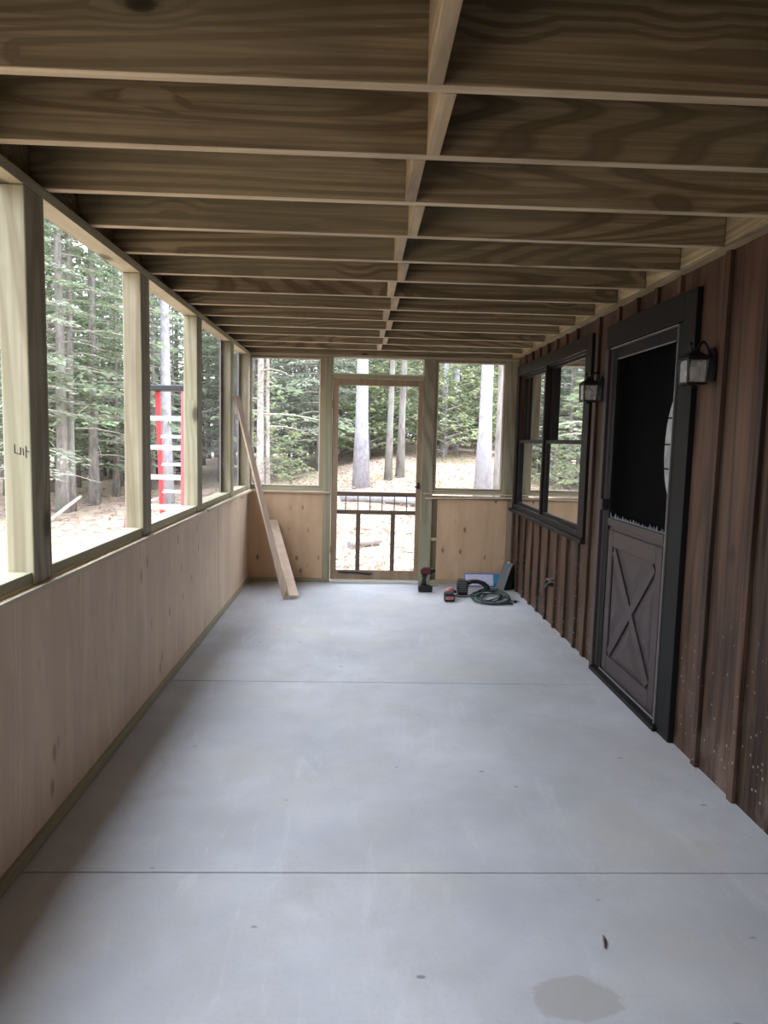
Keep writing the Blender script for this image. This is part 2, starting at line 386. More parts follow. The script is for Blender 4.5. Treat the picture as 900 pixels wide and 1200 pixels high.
for i in range(len(PY) - 1):
    a, b = (PY[i] + .142, PY[i + 1])
    lab = {1: 'sill plate between posts at the left edge, nearest the camera', 2: 'sill plate below the widest left opening, beside the nearest post', 3: 'sill plate below the left opening with the red ladder',
           4: 'sill plate below the dark screened left opening', 5: 'short sill plate in the last left opening by the corner'}.get(i)
    if lab: tag(box('sill_plate', M['plate_y'], (-1.20, XL - .004, a + .001, b - .001, .934, .974), None, .003), lab, 'sill')
    # opening with or without screen
    if i in (4, 5):
        s = struct(empty(f'window_{i+1}', (-1.18, (a + b) / 2, 1.6))); s['_o'] = tuple(s.location)
        MB().add([(-1.172, a, .975), (-1.172, b, .975), (-1.172, b, ZP), (-1.172, a, ZP)], [(0, 1, 2, 3)]).build('screen', M['screen'], s, s.location)
        fr = MB()
        fr.box(-1.182, -1.168, a, a + .02, .9745, ZP - .001).box(-1.182, -1.168, b - .045, b - .001, .9745, ZP - .001)
        fr.build('frame', M['alum'], s, s.location); del s['_o']
struct(box('wall_left', M['ply'], (-1.125, -1.108, YB, 5.55, .0405, .905), None, 0))
wl = struct(box('wall_left', M['ply'], (-1.125, -1.106, 5.553, 7.11, .0405, .905), None, .001)); wl.name = 'wall_left_end'
tag(box('ledge_board', M['ledge'], (-1.125, -1.072, YB, 5.0, .906, .926), None, .003), 'long pale ledge board on top of the left plywood wall', 'ledge')
tag(box('ledge_board', M['ledge'], (-1.125, -1.066, 5.003, 7.0, .908, .930), None, .003), 'pale ledge board on the left wall, the far length ending in the corner', 'ledge')
bo = struct(box('baseboard_left', M['plate_y'], (-1.20, -1.088, YB, 7.03, .0005, .040), None, .003))

# ---- end wall (front face y = YE)
for x0, x1, z0, lab in [(-.360, -.283, .0405, 'treated post left of the screen door, standing in the end wall'),
                        (.622, .738, .001, 'greenish treated post right of the screen door, behind the drill'),
                        (1.445, 1.5655, .9, 'post at the right end of the end wall, against the brown house wall')]:
    tag(box('end_post', M['post'], (x0, x1, YE, YE + .09, z0, 2.2515), None, .004), lab, 'post', 'end wall posts')
tag(box('door_header', M['plate_x'], (-.282, .621, YE + .004, YE + .09, 2.05, 2.09), None, .003), 'header rail above the screen door, below the transom opening', 'header')
struct(box('wall_far', M['ply_end'], (-1.105, -.285, YE + .005, YE + .02, .042, .905), None, 0))
wf = struct(box('wall_far_side', M['ply_end'], (.797, 1.50, YE + .02, YE + .035, .042, .865), None, .001))
tag(box('bottom_plate', M['plate_x'], (-1.105, -.285, YE + .003, YE + .09, .001, .041), None, .003), 'bottom plate under the end panel left of the screen door', 'plate')
tag(box('bottom_plate', M['plate_x'], (.739, 1.55, YE + .003, YE + .09, .001, .041), None, .003), 'bottom plate under the end panel right of the screen door', 'plate')
# stud bay left open beside the right panel
tag(box('stud', M['stop'], (1.502, 1.553, YE + .008, YE + .09, .0415, .863), None, .003), 'stud at the right edge of the end panel, beside the house wall', 'stud')
bk = struct(box('trim_1', M['stop'], (.738, 1.555, YE + .06, YE + .075, .0415, .90), None, 0))
tag(box('nailing_block', M['lath'], (.7385, .796, YE + .012, YE + .055, .444, .475), None, .002), 'small pale nailing block in the open stud gap right of the screen door', 'block')
# sills, ledges, screens of the end openings
for nm, x0, x1, lab, lab2 in [('window_1', -1.094, -.361, 'sill rail below the left screened opening of the end wall', 'pale ledge strip on top of the left end panel'),
                              ('window_2', .739, 1.444, 'sill rail below the right screened opening of the end wall', 'greyish ledge strip under the right end opening')]:
    tag(box('sill_rail', M['plate_x'], (x0, x1, YE + .01, YE + .09, .925, .962), None, .003), lab, 'sill')
    tag(box('ledge_strip', M['lath'], (x0 - .0, x1 + (.07 if x0 < 0 else .1), YE - .022, YE - .0015, .905, .924) if x0 < 0 else (.65, 1.55, YE - .014, YE - .0015, .918, .93), None, .002), lab2, 'ledge')
    w = struct(empty(nm, ((x0 + x1) / 2, YE + .04, 1.6))); w['_o'] = tuple(w.location)
    a, b = (x0 + .012, x1 - .042) if x0 < 0 else (x0 + .024, x1 - .018)
    z0, z1 = .9625, 2.2505
    MB().box(x0 + .001, a, YE + .014, YE + .05, z0, z1).build('stile', M['stop'], w, ((x0 + a) / 2, YE + .03, 1.6), .002)
    MB().box(b, x1 - .001, YE + .014, YE + .05, z0, z1).build('stile', M['stop'], w, ((x1 + b) / 2, YE + .03, 1.6), .002)
    MB().box(a, b, YE + .014, YE + .05, z1 - .022, z1).build('rail', M['stop'], w, ((x1 + x0) / 2, YE + .03, z1), .002)
    MB().box(a, b, YE + .014, YE + .05, z0, z0 + .014).build('rail', M['stop'], w, ((x1 + x0) / 2, YE + .03, z0), .002)
    br = MB(); e = .009
    br.box(a, a + e, YE + .04, YE + .049, z0 + .014, z1 - .022).box(b - e, b, YE + .04, YE + .049, z0 + .014, z1 - .022)
    br.box(a + e, b - e, YE + .04, YE + .049, z1 - .022 - e, z1 - .022).box(a + e, b - e, YE + .04, YE + .049, z0 + .014, z0 + .014 + e * .7)
    br.build('screen_border', M['white'], w, w.location)
    MB().add([(a, YE + .046, z0), (b, YE + .046, z0), (b, YE + .046, z1), (a, YE + .046, z1)], [(0, 1, 2, 3)]).build('screen', M['screen'], w, w.location)
    del w['_o']
w = struct(empty('window_3', (.17, YE + .04, 2.17))); w['_o'] = tuple(w.location)
e = .01; br = MB(); a, b, z0, z1 = -.2825, .6215, 2.0905, 2.2515
br.box(a, a + e, YE + .04, YE + .055, z0, z1).box(b - e, b, YE + .04, YE + .055, z0, z1).box(a + e, b - e, YE + .04, YE + .055, z1 - e, z1).box(a + e, b - e, YE + .04, YE + .055, z0, z0 + .008)
br.build('frame', M['white'], w, w.location)
MB().add([(a, YE + .047, z0), (b, YE + .047, z0), (b, YE + .047, z1), (a, YE + .047, z1)], [(0, 1, 2, 3)]).build('screen', M['screen'], w, w.location)
del w['_o']
t = thing('lath_strip', (1.1, YE - .03, .885), 'thin pale lath strip running under the ledge of the right end opening', 'lath'); t['_o'] = tuple(t.location)
MB().bar((.664, YE - .02, .878), (1.546, YE - .02, .896), .035, .013).build('strip', M['lath'], t, (1.1, YE - .02, .887), .002); del t['_o']

# ---- screen door
d = struct(empty('door_1', (.17, YE + .03, 0))); d['_o'] = tuple(d.location)
y0, y1 = YE + .012, YE + .046
dx0, dx1 = -.279, .6185
def dp(name, b, m, bev=.003): MB().box(*b).build(name, M[m], d, ((b[0] + b[1]) / 2, (b[2] + b[3]) / 2, (b[4] + b[5]) / 2), bev)
dp('stile', (dx0, -.219, y0, y1, .03, 2.046), 'door_wood'); dp('stile', (.571, dx1, y0, y1, .03, 2.046), 'door_wood')
dp('top_rail', (-.2185, .5705, y0, y1, 1.981, 2.046), 'door_wood'); dp('bottom_rail', (-.2185, .5705, y0, y1, .03, .128), 'door_wood')
dp('middle_rail', (-.2185, .5705, y0, y1, .882, .924), 'door_wood_shaded'); dp('middle_rail', (-.2185, .5705, y0, y1, .700, .741), 'door_wood_shaded')
dp('mullion', (-.025, .019, y0, y1, .1285, .6995), 'door_wood_shaded'); dp('mullion', (.326, .369, y0, y1, .1285, .6995), 'door_wood_shaded')
for k in range(6):
    x = -.133 + .123 * k
    MB().tube([(x, YE + .03, .741), (x, YE + .03, .882)], .005, 8).build('spindle', M['door_wood_shaded'], d, (x, YE + .03, .8))
MB().add([(-.219, YE + .035, .128), (.571, YE + .035, .128), (.571, YE + .035, 1.981), (-.219, YE + .035, 1.981)], [(0, 1, 2, 3)]).build('screen', M['screen'], d, (0.17, YE + .035, 1))
h = MB().tube([(.592, YE + .012, .995), (.592, YE - .028, .995)], .012, 10).tube([(.60, YE - .025, .998), (.555, YE - .03, .99)], .008, 8)
h.box(.582, .604, YE + .006, YE + .0118, .965, 1.03).build('handle', M['black'], d, (.59, YE, .99))
hz = MB()
for z in (.3, 1.75): hz.box(-.29, -.27, YE + .004, YE + .011, z, z + .07).tube([(-.2805, YE + .004, z), (-.2805, YE + .004, z + .07)], .005, 6)
hz.build('hinge', M['brass'], d, (-.28, YE, 1)); del d['_o']
tag(box('threshold', M['white'], (-.279, .62, YE + .002, YE + .10, .0005, .024), None, .003), 'white threshold strip under the screen door', 'threshold')
t = thing('pry_bar', (0, YE - .006, .09), 'flat black bar lying along the bottom rail of the screen door', 'tool'); t['_o'] = tuple(t.location)
MB().prism([(-.17, .098), (-.165, .118), (-.02, .114), (.14, .100), (.155, .090), (.12, .080), (-.02, .094)], 1, YE - .004, YE + .0115).build('bar', M['black'], t, (0, YE, .1), .002)
MB().prism([(-.175, .095), (-.20, .112), (-.195, .120), (-.165, .116)], 1, YE - .004, YE + .0115).build('claw', M['black'], t, (-.18, YE, .1), .001); del t['_o']

# ---- house wall with siding, battens, window and door
WY0, WY1, WZ0, WZ1 = 4.87, 6.905, .845, 2.10       # window opening
DY0, DY1, DZ1 = 3.44, 4.40, 2.05                    # door opening
wr = MB(); x0, x1 = XR, XR + .10
wr.box(x0, x1, YB, DY0, .0005, 2.50).box(x0, x1, DY0, DY1, DZ1, 2.50).box(x0, x1, DY1, WY0, .0005, 2.50)
wr.box(x0, x1, WY0, WY1, .0005, WZ0).box(x0, x1, WY0, WY1, WZ1, 2.50).box(x0, x1, WY1, 7.20, .0005, 2.50)
struct(wr.build('wall_right', M['siding'], None, (XR, 0, 0)))
bi = 0
def batten(y, z0, z1, wd=.042):
    global bi
    bi += 1
    b = MB().box(XR - .021, XR - .0005, y - wd / 2, y + wd / 2, z0, z1).build('siding_batten', M['siding'], None, (XR, y, (z0 + z1) / 2), .003)
    return b
def bat(y, z0, z1, lab, wd=.042): tag(batten(y, z0, z1, wd), lab, 'batten', 'battens on the house wall')
bat(3.025, .002, 2.282, 'vertical siding batten right of the near lantern, nearest one to the storm door')
bat(2.705, .002, 2.282, 'vertical siding batten second to the right of the storm door')
bat(2.385, .002, 2.282, 'vertical siding batten at the right edge of the photo')
bat(4.66, .002, 2.282, 'vertical siding batten right beside the house window, behind the far lantern', .06)
n = ['first', 'second', 'third', 'fourth', 'fifth', 'sixth', 'seventh', 'eighth']
for k, y in enumerate([6.72, 6.455, 6.19, 5.925, 5.66, 5.395, 5.13, 4.865]):
    bat(y, .002, .77, f'short brown batten below the house window, {n[k]} from the end wall')
    if k < 7: bat(y, 2.205, 2.282, f'stub of batten above the house window, {n[k]} from the end wall')
bat(6.965, .002, .77, 'short brown batten below the window, tight against the end wall corner')
for k, y in enumerate([4.30, 4.03, 3.76, 3.49]):
    bat(y, 2.2, 2.282, f'stub of batten above the storm door, {n[k]} from the window side')

W = struct(empty('window_4', (XR, 5.88, 1.45))); W['_o'] = tuple(W.location)
def wp(name, b, m, bev=.003, par=None): return MB().box(*b).build(name, M[m], par or W, ((b[0] + b[1]) / 2, (b[2] + b[3]) / 2, (b[4] + b[5]) / 2), bev)
xa, xb = XR - .026, XR - .0005
wp('casing', (xa, xb, 4.742, 4.87, .80, 2.195), 'casing'); wp('casing', (xa, xb, 6.905, 6.985, .80, 2.195), 'casing')
wp('casing', (xa, xb, 4.8705, 6.9045, 2.10, 2.195), 'casing'); wp('sill', (XR - .055, xb, 4.69, 7.02, .772, .7995), 'casing')
wp('apron', (xa, xb, 4.8705, 6.9045, .80, .846), 'casing')
xs0, xs1 = XR + .0, XR + .06
for (a, b) in ((4.8705, 5.915), (5.955, 6.9045)):
    z0, zm, z1 = .8465, 1.467, 2.0995
    for nm, za, zb, off in (('lower_sash', z0, zm + .012, .0), ('upper_sash', zm - .012, z1, .03)):
        s = MB(); q = .05
        s.box(xs0 + off, xs0 + off + .028, a, a + q, za, zb).box(xs0 + off, xs0 + off + .028, b - q, b, za, zb)
        s.box(xs0 + off, xs0 + off + .028, a + q, b - q, za, za + .028).box(xs0 + off, xs0 + off + .028, a + q, b - q, zb - .028, zb)
        so = s.build(nm, M['casing'], W, (xs0 + off, (a + b) / 2, (za + zb) / 2))
        xg = xs0 + off + .014
        pane = MB().add([(xg, a + q, za + .02), (xg, b - q, za + .02), (xg, b - q, zb - .02), (xg, a + q, zb - .02)], [(0, 1, 2, 3)])
        so['_o'] = (xs0 + off, (a + b) / 2, (za + zb) / 2)
        pane.build('pane', M['glass'], so, (xg, (a + b) / 2, (za + zb) / 2)); del so['_o']
    wp('stop', (xs0 - .0, xs0 + .025, a, b, z1 - .012, z1), 'casing', .001)
wp('mullion', (XR - .02, XR + .07, 5.9152, 5.9548, .8465, 2.0995), 'casing'); del W['_o']
# the room behind the window, unlit
rm = MB(); rm.box(3.4, 3.45, 4.5, 7.2, 0, 2.5).box(XR + .101, 3.4, 7.15, 7.2, 0, 2.5).box(XR + .101, 3.4, 4.5, 4.55, 0, 2.5).box(XR + .101, 3.4, 4.55, 7.15, 2.45, 2.5).box(XR + .101, 3.4, 4.55, 7.15, 0, .05)
struct(rm.build('wall_interior', M['curtain'], None, (2.5, 5.8, 1)))

D = struct(empty('door_2', (XR, 3.92, 0))); D['_o'] = tuple(D.location)
def dq(name, b, m, bev=.003): return MB().box(*b).build(name, M[m], D, ((b[0] + b[1]) / 2, (b[2] + b[3]) / 2, (b[4] + b[5]) / 2), bev)
# casing
dq('casing', (XR - .03, xb, 3.262, 3.39, .002, 2.185), 'charcoal'); dq('casing', (XR - .03, xb, 4.402, 4.455, .002, 2.05), 'doorpaint')
dq('casing', (XR - .03, xb, 3.3905, 4.44, 2.052, 2.185), 'charcoal'); dq('jamb', (XR - .022, XR + .03, 3.391, 3.436, .002, 2.05), 'charcoal')
dq('jamb', (XR - .01, XR + .03, 4.376, 4.4015, .03, 2.05), 'doorpaint')
dq('edge_strip', (XR - .030, XR + .0, 3.4365, 3.4425, .01, 2.044), 'alum', .001)
dq('drip_strip', (XR - .030, XR + .0, 3.443, 4.37, 2.0385, 2.0445), 'alum', .001)
# storm door leaf
xd0, xd1 = XR - .008, XR + .026
dq('stile', (xd0, xd1, 3.4435, 3.49, .03, 2.035), 'charcoal'); dq('stile', (xd0, xd1, 4.30, 4.3755, .03, 2.035), 'charcoal')
dq('top_rail', (xd0, xd1, 3.4905, 4.2995, 1.972, 2.035), 'charcoal'); dq('rail_edge', (xd0 - .004, xd0 - .0005, 3.50, 4.28, 1.968, 1.975), 'alum', .001)
dq('lock_rail', (xd0 - .006, xd1, 3.4905, 4.2995, .955, 1.002), 'doorpaint', .006)
MB().add([(XR + .01, 3.49, 1.002), (XR + .01, 4.30, 1.002), (XR + .01, 4.30, 1.972), (XR + .01, 3.49, 1.972)], [(0, 1, 2, 3)]).build('screen', M['darkscreen'], D, (XR, 3.9, 1.4))
# frayed lower edge of the screen
fy = MB(); y = 3.50
while y < 4.29:
    w_ = random.uniform(.02, .05); h_ = random.uniform(.008, .035)
    fy.prism([(y, 1.0025), (y + w_, 1.0025), (y + w_ * random.uniform(.3, .7), 1.0025 + h_)], 0, XR + .002, XR + .0045); y += w_ * .95
fy.build('frayed_edge', M['greyplastic'], D, (XR, 3.9, 1.0))
# crossbuck kick panel: recessed field, X made of mitred raised bars, frame
kp = dq('kick_panel', (XR + .004, xd1, 3.4905, 4.2995, .0305, .9545), 'doorpaint', 0)
kp['_o'] = (XR + .015, 3.895, .4925)
ya, yb, za, zb = 3.505, 4.285, .05, .93
fr = MB(); q = .075
for b in ((ya, ya + q, za, zb), (yb - q, yb, za, zb), (ya + q, yb - q, za, za + .1), (ya + q, yb - q, zb - .1, zb)): fr.box(xd0, XR + .0038, *b)
fr.build('panel_frame', M['doorpaint'], kp, (XR, 3.9, .5), .005)
y1_, y2_, z1_, z2_ = ya + q, yb - q, za + .1, zb - .1
cb = MB()
cb.bar((XR - .002, y1_ + .01, z1_ + .01), (XR - .002, y2_ - .01, z2_ - .01), .014, .085, (1, 0, 0)) if False else None
def cross(p, q_, xo):
    dy, dz = q_[0] - p[0], q_[1] - p[1]; L = math.hypot(dy, dz); ny, nz = -dz / L * .058, dy / L * .058
    return [(p[0] + ny, p[1] + nz), (p[0] - ny, p[1] - nz), (q_[0] - ny, q_[1] - nz), (q_[0] + ny, q_[1] + nz)]
def clipx(poly):
    return [(min(max(a, y1_ + .0005), y2_ - .0005), min(max(b, z1_ + .0005), z2_ - .0005)) for a, b in poly]
MB().prism(clipx(cross((y1_, z1_), (y2_, z2_), 0)), 0, xd0 + .001, XR + .0038).build('cross_bar', M['doorpaint'], kp, (XR, 3.9, .5), .004)
MB().prism(clipx(cross((y1_, z2_), (y2_, z1_), 0)), 0, xd0 + .0005, XR + .0036).build('cross_bar', M['doorpaint'], kp, (XR, 3.9, .5), .004)
# raised triangular fields between the bars
cy, cz = (y1_ + y2_) / 2, (z1_ + z2_) / 2
ha, hb = (y2_ - y1_) / 2, (z2_ - z1_) / 2; hl = math.hypot(ha, hb); ov_, oh_ = .062 * hl / ha, .062 * hl / hb
for tri in ([(y1_ + oh_, z2_ - .001), (y2_ - oh_, z2_ - .001), (cy, cz + ov_)], [(y1_ + oh_, z1_ + .001), (y2_ - oh_, z1_ + .001), (cy, cz - ov_)],
            [(y1_ + .001, z1_ + ov_), (y1_ + .001, z2_ - ov_), (cy - oh_, cz)], [(y2_ - .001, z1_ + ov_), (y2_ - .001, z2_ - ov_), (cy + oh_, cz)]):
    g = [(sum(p[0] for p in tri) / 3, sum(p[1] for p in tri) / 3)][0]
    inner = [(g[0] + (p[0] - g[0]) * .55, g[1] + (p[1] - g[1]) * .55) for p in tri]
    m_ = MB(); vs = [(XR + .0039, *p) for p in tri] + [(XR - .006, *p) for p in inner]
    m_.add(vs, [(3, 4, 5), (0, 1, 4, 3), (1, 2, 5, 4), (2, 0, 3, 5)]); m_.build('raised_field', M['doorpaint'], kp, (XR, 3.9, .5))
del kp['_o']
dq('kick_strip', (xd0 - .003, xd0 - .0003, 3.49, 4.32, .028, .040), 'alum', .001)
dq('latch', (XR - .05, xd0 - .0005, 4.315, 4.36, 1.045, 1.115), 'black', .006)
dq('threshold', (XR - .05, XR + .08, 3.395, 4.40, .001, .0275), 'charcoal', .004)
# entry door behind the screen with its leaded oval light
xe = XR + .085
dq('entry_door', (xe, xe + .04, 3.44, 4.40, .03, 2.045), 'charcoal', .002)
ov = [(3.615 + .15 * math.cos(a), 1.44 + .30 * math.sin(a)) for a in [2 * PI * k / 40 for k in range(40)]]
og = MB().prism(ov, 0, xe - .006, xe - .0005).build('oval_glass', M['lit'], D, (xe, 3.615, 1.45))
og['_o'] = (xe, 3.615, 1.45)
cm = MB()
for z in (1.33, 1.46, 1.60): cm.box(xe - .009, xe - .0065, 3.47, 3.76, z - .004, z + .004)
for y in (3.57, 3.66): cm.box(xe - .009, xe - .0065, y - .003, y + .003, 1.16, 1.72)
cm.build('came', M['black'], og, (xe, 3.615, 1.45)); del og['_o']
rg = MB().tube([(xe - .003, y, z) for y, z in ov] + [(xe - .003, *ov[0])], .012, 8, False); rg.build('oval_frame', M['charcoal'], D, (xe, 3.615, 1.45))
del D['_o']

# ---- porch lanterns
def lantern(y, lab):
    t = thing('wall_lantern', (XR, y, 1.72), lab, 'lantern', 'black wall lanterns'); t['_o'] = tuple(t.location)
    MB().prism([(y - .04, 1.74), (y + .04, 1.74), (y + .045, 1.80), (y + .04, 1.86), (y + .02, 1.89), (y - .02, 1.89), (y - .04, 1.86), (y - .045, 1.80)], 0, XR - .016, XR - .001).build('backplate', M['iron'], t, (XR, y, 1.8), .003)
    cx = XR - .088; hw, z0, z1 = .045, 1.735, 1.832
    c = MB()
    for sx in (-1, 1):
        for sy in (-1, 1): c.bar((cx + sx * hw * .88, y + sy * hw * .88, z0 - .004), (cx + sx * hw, y + sy * hw, z1 + .004), .010, .010)
    c.box(cx - hw - .004, cx + hw + .004, y - hw - .004, y + hw + .004, z1, z1 + .010).box(cx - hw, cx + hw, y - hw, y + hw, z0 - .010, z0)
    c.build('cage', M['iron'], t, (cx, y, z0))
    r = MB(); a = hw + .012; vs = [(cx - a, y - a, z1 + .0105), (cx + a, y - a, z1 + .0105), (cx + a, y + a, z1 + .0105), (cx - a, y + a, z1 + .0105)]
    b = .014; vs += [(cx - b, y - b, z1 + .042), (cx + b, y - b, z1 + .042), (cx + b, y + b, z1 + .042), (cx - b, y + b, z1 + .042)]
    r.add(vs, [(3, 2, 1, 0), (4, 5, 6, 7), (0, 1, 5, 4), (1, 2, 6, 5), (2, 3, 7, 6), (3, 0, 4, 7)]).sphere((cx, y, z1 + .049), .010)
    r.build('roof', M['iron'], t, (cx, y, z1), .001)
    g = MB()
    for k, (sx, sy) in enumerate(((-1, 0), (0, -1), (0, 1), (1, 0))):
        if sx: g.box(cx + sx * hw * .93 - .001, cx + sx * hw * .93 + .001, y - hw * .85, y + hw * .85, z0 + .001, z1 - .001)
        else: g.box(cx - hw * .85, cx + hw * .85, y + sy * hw * .93 - .001, y + sy * hw * .93 + .001, z0 + .001, z1 - .001)
    g.build('glass_panes', M['lampglass'], t, (cx, y, z0))
    MB().tube([(cx, y, z1 - .002), (cx, y, z1 - .03)], .012, 10).build('socket', M['black'], t, (cx, y, z1))
    MB().sphere((cx, y, z1 - .056), .031).build('bulb', M['bulb'], t, (cx, y, z1 - .06))
    sc = []
    for k in range(22):
        u = k / 21; a_ = PI * 1.0 + u * PI * 1.15
        sc.append((XR - .006 - .088 * u, y, 1.815 + .085 * math.sin(PI * min(1, u * 1.06)) + .03 * u))
    sc += [(cx - .016, y, z1 + .055), (cx - .022, y, z1 + .068), (cx - .014, y, z1 + .078)]
    MB().tube(sc, .0065, 8).build('scroll_arm', M['iron'], t, (cx, y, 1.87))
    MB().tube([(cx, y, z0 - .01), (cx, y, z0 - .02)], .012, 8).build('finial', M['iron'], t, (cx, y, z0)); del t['_o']
wg = N('lantern glass'); t_ = wg('BsdfTransparent'); df = wg('BsdfPrincipled', {'Base Color': (.6, .58, .55, 1), 'Roughness': .25})
mx = wg('MixShader', {0: .35, 1: t_.outputs[0], 2: df.outputs[0]}); wg.t.links.new(mx.outputs[0], wg.out.inputs[0]); M['lampglass'] = wg.m
lantern(3.13, 'black wall lantern with a round bulb, right of the storm door')
lantern(4.57, 'black wall lantern between the storm door and the house window')

# hose tap low on the wall
t = thing('hose_tap', (XR, 5.41, .34), 'small dark tap on the brown siding below the house window', 'tap'); t['_o'] = tuple(t.location)
MB().tube([(XR - .001, 5.41, .345), (XR - .06, 5.41, .345), (XR - .075, 5.41, .325), (XR - .078, 5.41, .30)], .013, 10).build('spout', M['black'], t, (XR, 5.41, .34))
MB().tube([(XR - .045, 5.41, .35), (XR - .045, 5.41, .385)], .006, 8).tube([(XR - .045 + .026 * math.cos(a), 5.41 + .026 * math.sin(a), .388) for a in [2 * PI * k / 14 for k in range(15)]], .006, 6).build('handle', M['greyplastic'], t, (XR - .045, 5.41, .38)); del t['_o']

# ---- boards leaning in the corner
t = thing('leaning_board', (-.66, 6.26, 0), 'long thin pale board leaning into the left corner against the post', 'board', 'leaning boards'); t['_o'] = tuple(t.location)
MB().bar((-.645, 6.255, .012), (-1.062, 6.10, 1.795), .064, .019, (1, -.6, .2)).build('board', M['pine'], t, (-.85, 6.2, .9), .002); del t['_o']
t = thing('leaning_board', (-.58, 6.26, 0), 'shorter wide pale board leaning against the long board and end wall', 'board', 'leaning boards'); t['_o'] = tuple(t.location)
MB().bar((-.570, 6.26, .022), (-.855, 6.995, .625), .092, .020, (-.35, .55, -.84)).build('board', M['pine'], t, (-.7, 6.6, .3), .002); del t['_o']

# ---- tools on the slab by the end wall
def tl(name, loc, lab, cat, rz=0):
    t = thing(name, loc, lab, cat); t['_o'] = tuple(loc); return t
t = tl('cordless_drill', (.66, 6.66, 0), 'dark red cordless drill standing upright on its battery beside the door', 'drill')
MB().prism([(.590, .004), (.722, .004), (.726, .05), (.70, .066), (.60, .066), (.588, .05)], 1, 6.62, 6.70).build('battery', M['black'], t, (.66, 6.66, .03), .006)
MB().prism([(.612, .0665), (.672, .0665), (.662, .12), (.668, .172), (.618, .172), (.626, .12)], 1, 6.635, 6.685).build('handle', M['black'], t, (.64, 6.66, .12), .010)
MB().prism([(.608, .1725), (.70, .1725), (.712, .185), (.712, .225), (.69, .238), (.622, .238), (.604, .222)], 1, 6.626, 6.694).build('body', M['redtool'], t, (.66, 6.66, .2), .012)
MB().tube([(.7125, 6.66, .205), (.735, 6.66, .205), (.75, 6.66, .205)], [.026, .024, .014], 14).build('chuck', M['black'], t, (.73, 6.66, .205))
MB().box(.663, .676, 6.652, 6.668, .148, .172).build('trigger', M['redtool'], t, (.67, 6.66, .16), .003); del t['_o']

t = tl('cordless_tool', (.85, 6.34, 0), 'faded red cordless tool lying with its battery block facing the camera', 'power tool')
MB().prism([(.795, .003), (.885, .003), (.889, .06), (.875, .082), (.80, .082), (.793, .06)], 1, 6.225, 6.31).build('battery', M['black'], t, (.84, 6.27, .04), .006)
MB().box(.803, .876, 6.2225, 6.2248, .022, .052).build('label_plate', M['pinkred'], t, (.84, 6.223, .04), .001)
MB().tube([(.845, 6.3105, .055), (.862, 6.37, .07), (.872, 6.43, .065)], [.036, .042, .036], 14).sphere((.845, 6.335, .085), .032, 1, 1, .8).build('body', M['pinkred'], t, (.86, 6.36, .06))
MB().tube([(.872, 6.4305, .065), (.90, 6.47, .05), (.93, 6.485, .04)], [.03, .022, .014], 12).build('nose', M['black'], t, (.9, 6.46, .05)); del t['_o']

t = tl('corded_tool', (1.03, 6.55, 0), 'black power tool with an arched handle beside the cord coil', 'power tool')
hd = MB().prism([(.955, .004), (1.045, .004), (1.052, .09), (1.04, .142), (.965, .148), (.95, .09)], 1, 6.50, 6.61).build('motor_head', M['black'], t, (1.0, 6.55, .07), .010)
hd['_o'] = (1.0, 6.55, .07); rb = MB()
for k in range(5): rb.box(.962, 1.036, 6.496, 6.4995, .035 + .021 * k, .046 + .021 * k)
rb.build('vent_ribs', M['greyplastic'], hd, (1.0, 6.5, .08), .001); del hd['_o']
MB().tube([(1.045, 6.555, .112), (1.09, 6.555, .128), (1.15, 6.555, .128), (1.20, 6.55, .112), (1.235, 6.54, .08), (1.25, 6.53, .045)], [.028, .021, .020, .022, .026, .022], 12).build('handle', M['black'], t, (1.12, 6.55, .12))
MB().tube([(.955, 6.49, .02), (.92, 6.47, .008), (.955, 6.43, .007), (1.02, 6.425, .007), (1.08, 6.45, .007)], .005, 8).build('lead', M['black'], t, (1.0, 6.45, .01)); del t['_o']

t = tl('extension_cord', (1.22, 6.36, 0), 'dark green extension cord coiled on the slab near the corner', 'cord')
pts = []; rr = random.Random(5); ncoil = 8
for k in range(ncoil * 28 + 1):
    a = 2 * PI * k / 28; lp = k / 28
    rx = .150 + .045 * math.sin(lp * 2.1) - .005 * lp; ry = .18 + .06 * math.sin(lp * 1.7 + 1) - .006 * lp
    pts.append((1.235 + .02 * math.sin(lp * 3.3) + rx * math.cos(a + .3), 6.36 + .025 * math.cos(lp * 2.3) + ry * math.sin(a + .3) + .05 * math.cos(a), .008 + .0085 * lp * (.55 + .45 * math.sin(a * 1.0 + .9)) + .012 * max(0, math.sin(a * .5 + lp))))
pts += [(1.37, 6.28, .03), (1.41, 6.25, .015), (1.43, 6.235, .014)]
MB().tube(pts, .0065, 7).build('cord', M['cord'], t, (1.22, 6.36, .03))
MB().tube([(1.4305, 6.235, .015), (1.455, 6.225, .015)], [.014, .012], 10).tube([(1.455, 6.222, .018), (1.475, 6.214, .018)], .003, 6).tube([(1.455, 6.232, .018), (1.475, 6.224, .018)], .003, 6).build('plug', M['black'], t, (1.45, 6.23, .015))
MB().tube([(1.12, 6.165, .016), (1.28, 6.125, .016), (1.40, 6.135, .016)], .011, 8).build('bundle_end', M['cord'], t, (1.27, 6.13, .016)); del t['_o']

